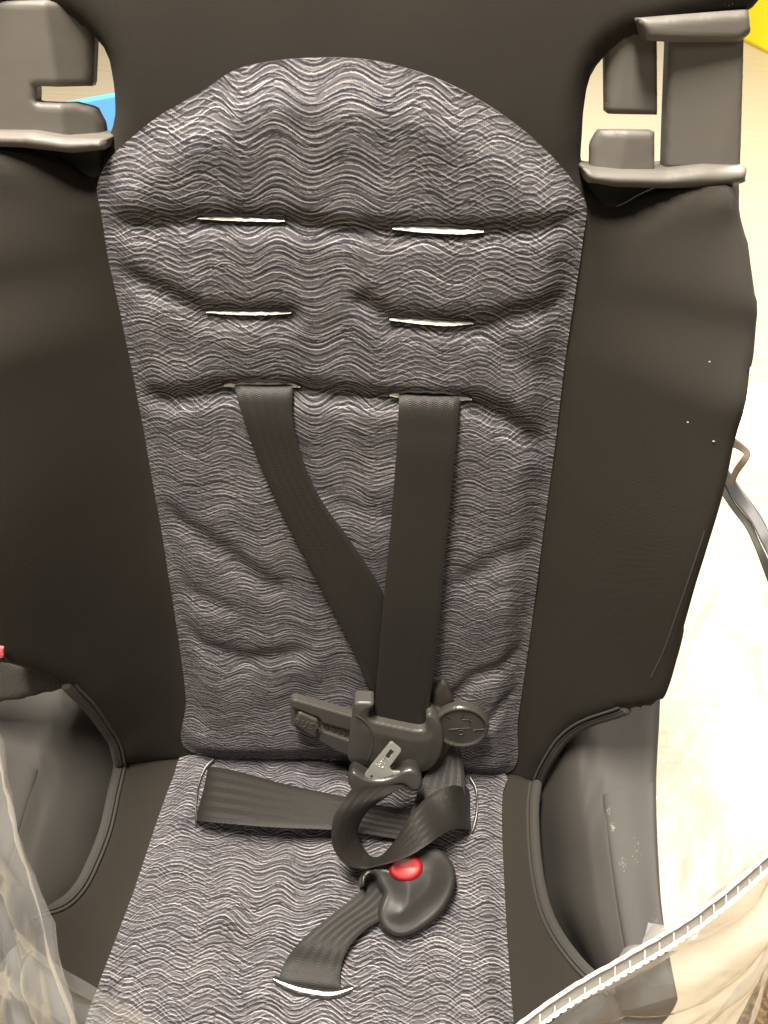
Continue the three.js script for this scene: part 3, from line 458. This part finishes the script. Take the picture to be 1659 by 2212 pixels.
// buckle
{
  const f = new Frame(S(890, 1935, 0.036), RTV, V3(0.06, 0.92, 0.38)); const bk = assembly(seat, 'buckle', S(890, 1940, 0.012), 'black plastic harness buckle');
  const c = smooth2(f.trace([[786, 1916], [790, 1898], [801, 1887], [812, 1892], [820, 1910], [830, 1930], [824, 1948], [819, 1966], [820, 1988], [833, 2009], [856, 2022], [884, 2020], [918, 2002], [958, 1966], [979, 1927], [985, 1892], [976, 1862], [953, 1836], [908, 1826], [850, 1846], [812, 1868], [786, 1888], [780, 1910]], 0.006), 0.0015, true);
  const [dx, dy] = f.cut(905, 1955, 0.01), dx2 = f.cut(878, 1875, 0.01);
  const hf = (x, y, d) => { const u = x - dx, v = y - dy; const a = 35 * DEG; const p = (u * Math.cos(a) + v * Math.sin(a)) / 0.026, q = (-u * Math.sin(a) + v * Math.cos(a)) / 0.012; return 0.006 + roundOff(0.0035)(x, y, d) + 0.005 * sstep(0.003, 0.02, d) - 0.0036 * Math.exp(-(p * p + q * q)); };
  part(bk, 'buckle_body', join([sheet(f, c, hf, { cell: 0.0014, depth: 0.012 }), (() => { const m = c.reduce((a, p) => [a[0] + p[0] / c.length, a[1] + p[1] / c.length], [0, 0]); const w = c.map((p) => [m[0] + (p[0] - m[0]) * 1.05 + 0.0004, m[1] + (p[1] - m[1]) * 1.05 - 0.0012]); return sheet(f, w, (x, y, d) => -0.005 + roundOff(0.0025)(x, y, d), { cell: 0.0016, depth: 0.009 }); })()]), M.black);
  const e = []; for (let i = 0; i < 48; i++) e.push([877 + 38 * Math.cos((i / 48) * 2 * Math.PI), 1874 + 31 * Math.sin((i / 48) * 2 * Math.PI)]);
  part(bk, 'release_button', sheet(f, f.trace(e, 0.011), (x, y, d) => 0.0125 + roundOff(0.003)(x, y, d) - 0.0012 * sstep(0.003, 0.014, d), { cell: 0.0011, depth: 0.008 }), M.red, 'round red release button');
}
// lint on the dark cloth
{
  seed = 77; const l = [[2794 * 0.5486, 1424 * 0.5486], [2708 * 0.5486, 1662 * 0.5486], [2810 * 0.5486, 1737 * 0.5486]]; 
  const g = l.map((p, i) => { const [x, y] = back.trace([p], (a, b) => hCover(a, b) + 0.0062)[0]; const r = i < 3 ? 0.0005 : 0.0002 + rnd() * 0.00035; return new THREE.IcosahedronGeometry(r, 0).scale(1 + rnd() * 1.5, 1, 1).translate(...back.p(x, y, hCover(x, y) + 0.0063).toArray()); });
  part(seat, 'lint_specks', join(g), M.felt).userData.kind = 'stuff';
}
// sewn tag and mesh pocket on the left wing
M.mesh = new THREE.MeshStandardMaterial({ color: col(0.07, 0.065, 0.055), roughness: 0.95, bumpMap: tileNoise(128, (u, v) => 0.5 + 0.5 * Math.sin(u * 50.265) * Math.sin(v * 50.265)), bumpScale: 0.002 });
part(seat, 'mesh_pocket', sheet(back, smooth2(back.trace([[-120, 1380], [0, 1420], [70, 1450], [140, 1488], [90, 1504], [30, 1518], [-40, 1524], [-120, 1520]], 0.055), 0.004, true), (x, y, d) => 0.055 + roundOff(0.004)(x, y, d), { cell: 0.005, uv: [1 / 0.018, 1 / 0.018, 0, 0], depth: 0.006 }), M.mesh, 'dark open-weave mesh cloth under the wing');
part(seat, 'sewn_tag', piece(back, poly([[-30, 1398], [6, 1401], [7, 1422], [-30, 1426]], 1), (() => { const q = back.trace([[4, 1410]], hCover)[0]; return hCover(q[0], q[1]) + 0.0085; })(), 0.0006, 0.002), M.pink, 'small red sewn tag');

// ---------------------------------------------------------------- clear plastic bag
const bag = thing('plastic_bag', 'crumpled clear plastic bag with zip, pulled down around the car seat', 'plastic bag', V3(0.1, 0, 0.1));
function film(rows, nu, nv, amp, s0, sc = 9) {
  const cols = rows.map((r) => smooth3(r, nu)); const P = [], U = [], I = [];
  const grid = []; for (let i = 0; i <= nu; i++) grid.push(smooth3(cols.map((r) => r[i]), nv));
  for (let i = 0; i <= nu; i++) for (let j = 0; j <= nv; j++) {
    const p = grid[i][j]; const a = grid[Math.min(nu, i + 1)][j].clone().sub(grid[Math.max(0, i - 1)][j]), b = grid[i][Math.min(nv, j + 1)].clone().sub(grid[i][Math.max(0, j - 1)]); const n = a.cross(b).normalize();
    const q = p.clone().multiplyScalar(sc); const ridge = (x) => 1 - Math.abs(x) * 2.2;
    const e = sstep(0, 0.12, j / nv) ;
    const h = amp * (0.7 * ridge(ns(q.x + s0, q.y * 0.8, q.z)) + 0.32 * ridge(ns(q.x * 2.1, q.y * 2.1 + s0, q.z * 2.1)) + 0.12 * ridge(ns(q.x * 5, q.y * 5, q.z * 5 + s0))) * (0.25 + 0.75 * e);
    const o = p.clone().addScaledVector(n, h - amp * 0.6 + 0.007 * Math.exp(-(((j / nv - 0.1 - 0.04 * ns(i * 0.05, s0)) / 0.035) ** 2)) + 0.005 * Math.exp(-(((j / nv - 0.34 - 0.1 * ns(i * 0.04, s0 + 4)) / 0.03) ** 2))); P.push(o.x, o.y, o.z); U.push(i / nu, j / nv);
  }
  for (let i = 0; i < nu; i++) for (let j = 0; j < nv; j++) { const a = i * (nv + 1) + j, b = a + nv + 1; I.push(a, a + 1, b, b, a + 1, b + 1); }
  const g = new THREE.BufferGeometry(); g.setAttribute('position', new THREE.Float32BufferAttribute(P, 3)); g.setAttribute('uv', new THREE.Float32BufferAttribute(U, 2)); g.setIndex(I); g.computeVertexNormals(); return g;
}
const A = (l) => l.map((a) => at(...a));
const PIPE = [[1040, 2300, 0.5], [1130, 2222, 0.502], [1230, 2152, 0.506], [1340, 2088, 0.512], [1460, 2018, 0.52], [1560, 1946, 0.53], [1659, 1860, 0.545], [1780, 1750, 0.57]];
part(bag, 'film', film([A(PIPE), A(PIPE.map(([x, y, z]) => [x + 60, y + 90, z + 0.04])), A([[1180, 2500, 0.62], [1280, 2440, 0.64], [1380, 2380, 0.66], [1470, 2330, 0.69], [1560, 2270, 0.72], [1615, 2200, 0.76], [1665, 2080, 0.82], [1740, 1960, 0.86]])], 90, 60, 0.014, 3.1, 6), M.filmThick, 'clear film hanging below the piped edge');
part(bag, 'film', film([A([[1478, 1392, 0.86], [1512, 1262, 0.88], [1556, 1218, 0.9], [1602, 1228, 0.9], [1640, 1330, 0.9], [1662, 1480, 0.88], [1720, 1640, 0.85]]), A([[1462, 1500, 0.82], [1500, 1480, 0.83], [1560, 1480, 0.84], [1620, 1500, 0.84], [1680, 1540, 0.83], [1720, 1600, 0.82], [1780, 1700, 0.8]]), A([[1420, 1700, 0.76], [1480, 1720, 0.75], [1560, 1720, 0.74], [1640, 1720, 0.73], [1700, 1720, 0.72], [1760, 1740, 0.71], [1820, 1760, 0.7]]), A([[1425, 1900, 0.66], [1470, 1920, 0.65], [1540, 1900, 0.64], [1620, 1860, 0.64], [1700, 1800, 0.64], [1780, 1760, 0.64], [1850, 1720, 0.64]]), A([[1340, 2090, 0.514], [1410, 2050, 0.518], [1480, 2005, 0.522], [1560, 1946, 0.53], [1640, 1876, 0.542], [1720, 1805, 0.556], [1780, 1750, 0.57]])], 80, 110, 0.022, 7.7, 9), M.filmThick, 'crumpled clear film beside the armrest');
{
  const c = smooth3(A(PIPE), 160), mv = (u, f) => c.map((p, i) => p.clone().addScaledVector(UPV, u + 0.0005 * ns(i * 0.31, u * 900, 2)).addScaledVector(FWD, f));
  part(bag, 'piping', join([tube(mv(0.0052, -0.001), 0.0013, 200), tube(mv(-0.0048, -0.001), 0.0011, 200)]), M.piping, 'raised clear rims of the bag edge');
  part(bag, 'edge_band', ribbon(mv(-0.0048, 0), mv(0.0052, 0), { n: 160, across: 6, thick: 0.0012, sag: 0.0006 }), M.band, 'grey translucent welted band of the bag edge');
  const w = []; seed = 41;
  for (let i = 1; i < 158; i += 3) { const p = c[i].clone().addScaledVector(UPV, -0.0056).addScaledVector(FWD, -0.002), q = c[i + 2].clone().addScaledVector(UPV, -0.0056).addScaledVector(FWD, -0.002); w.push(tube([p, p.clone().lerp(q, 0.45), p.clone().lerp(q, 0.85)], 0.0005, 4, false, 5)); if (i % 2) w.push(tube([p, p.clone().addScaledVector(UPV, 0.003), p.clone().addScaledVector(UPV, 0.006 + 0.003 * rnd())], 0.0005, 4, false, 5)); }
  part(bag, 'seam_stitching', join(w), M.piping).userData.kind = 'stuff';
}
part(bag, 'film', film([A([[-20, 1480, 0.6], [12, 1600, 0.57], [31, 1689, 0.555], [46, 1725, 0.55], [61, 1794, 0.54], [85, 1889, 0.525], [110, 1979, 0.51], [136, 2068, 0.5], [156, 2110, 0.495], [186, 2180, 0.49], [230, 2290, 0.48]]), A([[-90, 1480, 0.62], [-60, 1620, 0.6], [-40, 1700, 0.585], [-30, 1760, 0.575], [-20, 1830, 0.565], [0, 1920, 0.555], [20, 2000, 0.545], [40, 2090, 0.535], [50, 2150, 0.53], [70, 2220, 0.52], [100, 2320, 0.51]]), A([[-300, 1500, 0.7], [-280, 1620, 0.69], [-260, 1720, 0.68], [-250, 1800, 0.67], [-240, 1880, 0.66], [-220, 1960, 0.65], [-200, 2040, 0.64], [-180, 2120, 0.63], [-170, 2200, 0.62], [-150, 2260, 0.61], [-120, 2360, 0.6]])], 120, 160, 0.014, 12.5, 8), M.film, 'upright clear film left of the seat cushion');
part(bag, 'film', film([A([[40, 2000, 0.56], [90, 2048, 0.55], [143, 2084, 0.54], [220, 2130, 0.525], [269, 2163, 0.515], [333, 2196, 0.505], [420, 2232, 0.5], [540, 2270, 0.495]]), A([[0, 2080, 0.57], [50, 2120, 0.555], [110, 2160, 0.545], [180, 2195, 0.53], [240, 2225, 0.52], [300, 2250, 0.51], [390, 2280, 0.505], [520, 2310, 0.5]]), A([[-80, 2350, 0.66], [0, 2380, 0.65], [80, 2400, 0.64], [150, 2410, 0.63], [220, 2420, 0.62], [300, 2430, 0.61], [400, 2440, 0.6], [520, 2450, 0.6]])], 100, 140, 0.008, 21.5, 10), M.film, 'clear film folded over the front of the seat');
part(bag, 'zipper_tape', ribbon(A([[1540, 1040, 1.0], [1580, 1100, 0.98], [1611, 1141, 0.96], [1626, 1172, 0.95], [1659, 1258, 0.93], [1720, 1420, 0.9]]), A([[1560, 1030, 1.0], [1585, 1082, 0.98], [1625, 1134, 0.96], [1640, 1168, 0.95], [1662, 1214, 0.93], [1740, 1400, 0.9]]), { n: 60, thick: 0.002 }), M.zip, 'black zip tape with fine teeth');
part(bag, 'zipper_edge', ribbon(A([[1556, 1022, 0.996], [1585, 1081, 0.976], [1625, 1133, 0.956], [1642, 1168, 0.946], [1664, 1212, 0.926], [1740, 1400, 0.895]]), A([[1568, 1005, 0.996], [1592, 1042, 0.976], [1645, 1116, 0.956], [1662, 1150, 0.946], [1690, 1200, 0.926], [1770, 1390, 0.895]]), { n: 60, thick: 0.002 }), M.zipFilm, 'grey clear plastic strip along the zip');

part(bag, 'pull_tab', ribbon(A([[1580, 940, 0.98], [1604, 958, 0.97], [1622, 978, 0.96], [1612, 1000, 0.96], [1596, 1022, 0.97], [1584, 1050, 0.98]]), A([[1574, 962, 0.985], [1594, 972, 0.975], [1606, 982, 0.965], [1600, 992, 0.965], [1586, 1012, 0.975], [1574, 1040, 0.985]]), { n: 40, thick: 0.003 }), new THREE.MeshStandardMaterial({ color: col(0.09, 0.065, 0.045), roughness: 0.7 }), 'brown loop of the zip pull');

// ---------------------------------------------------------------- things behind the seat
function bin(name, label, colr, centre, w, d, h, turn) {
  const t = thing(name, label, 'storage bin', centre); t.rotation.y = turn;
  const mat = new THREE.MeshPhysicalMaterial({ color: colr, roughness: 0.38 });
  const ring = (sx, sz, y, r) => { const o = []; for (let i = 0; i < 48; i++) { const a = (i / 48) * 2 * Math.PI, c = Math.cos(a), s = Math.sin(a); const k = Math.pow(Math.pow(Math.abs(c), 6) + Math.pow(Math.abs(s), 6), -1 / 6); o.push(V3(sx * c * k, y, sz * s * k)); } return o; };
  const lev = [[0.84, 0.002], [0.88, 0.0], [0.9, 0.02], [1, h - 0.03], [1.0, h - 0.03], [1.04, h - 0.03], [1.05, h - 0.01], [1.04, h], [1.0, h], [0.98, h - 0.005], [0.87, 0.02], [0.0, 0.02]]; const P = [], I = [];
  lev.forEach(([k, y]) => ring((w / 2) * k, (d / 2) * k, y).forEach((p) => P.push(p.x, p.y, p.z)));
  for (let i = 0; i < lev.length - 1; i++) for (let j = 0; j < 48; j++) { const a = i * 48 + j, b = i * 48 + ((j + 1) % 48); I.push(a, a + 48, b, b, a + 48, b + 48); }
  const g = new THREE.BufferGeometry(); g.setAttribute('position', new THREE.Float32BufferAttribute(P, 3)); g.setIndex(I); g.computeVertexNormals();
  const m = new THREE.Mesh(g, mat); m.name = 'tub'; m.castShadow = m.receiveShadow = true; t.add(m);
  const hd = new THREE.Mesh(new THREE.TorusGeometry(0.05, 0.008, 8, 20, Math.PI).rotateX(Math.PI), mat); hd.name = 'handle'; hd.position.set(0, h - 0.04, d / 2 + 0.005); t.add(hd);
  return t;
}
bin('storage_bin', 'bright yellow plastic bin on the floor behind the headrest', col(0.9, 0.74, 0.01), floorF.on(1606, 132).add(V3(0.46, 0, -0.38)), 0.9, 0.6, 0.42, 0.3);
{
  const b = thing('blue_board', 'blue plastic board standing on the floor behind the shoulder window', 'board', V3(-0.56, 0, -1.27)); b.rotation.y = -0.16;
  const sh = new THREE.Shape(); const w = 0.42, h = 0.425, r = 0.03; sh.moveTo(-w, 0.03); sh.lineTo(w, 0.03); sh.lineTo(w, 0.47); sh.quadraticCurveTo(w, 0.498, w - r, 0.491); sh.lineTo(-w + r, 0.303); sh.quadraticCurveTo(-w, 0.296, -w, 0.27);
  const bm = new THREE.MeshPhysicalMaterial({ color: col(0.1, 0.36, 0.72), roughness: 0.4 });
  const g = new THREE.ExtrudeGeometry(sh, { depth: 0.018, bevelEnabled: true, bevelSize: 0.004, bevelThickness: 0.004, bevelSegments: 3 }); const m = new THREE.Mesh(g, bm); m.name = 'panel'; m.castShadow = m.receiveShadow = true; b.add(m);
  for (const x of [-0.3, 0.3]) { const f = new THREE.Mesh(new THREE.BoxGeometry(0.05, 0.04, 0.2), bm); f.name = 'foot'; f.position.set(x, 0.02, 0.009); f.castShadow = f.receiveShadow = true; b.add(f); }
}
{
  const p = floorF.on(1690, 905, 0.001); const [c, g] = canvas(256, 256); seed = 31; g.fillStyle = 'rgb(238,236,230)'; g.fillRect(0, 0, 256, 256); g.strokeStyle = 'rgb(120,112,100)'; g.lineWidth = 2; for (const y of [40, 92, 150, 205]) { g.beginPath(); g.moveTo(0, y); g.lineTo(256, y - 8); g.stroke(); } for (const x of [60, 170]) { g.beginPath(); g.moveTo(x, 40); g.lineTo(x + 12, 150); g.stroke(); }
  const t = new THREE.CanvasTexture(c); t.colorSpace = THREE.SRGBColorSpace;
  const m = new THREE.Mesh(new THREE.BoxGeometry(0.3, 0.0015, 0.21), new THREE.MeshStandardMaterial({ map: t, roughness: 0.8 })); m.name = 'paper_sheet'; m.position.copy(p); m.rotation.y = 0.5; m.castShadow = m.receiveShadow = true; m.userData = { label: 'white paper sheet with thin dark ruled lines on the floor', category: 'paper' }; scene.add(m);
}
renderer.render(scene, camera);
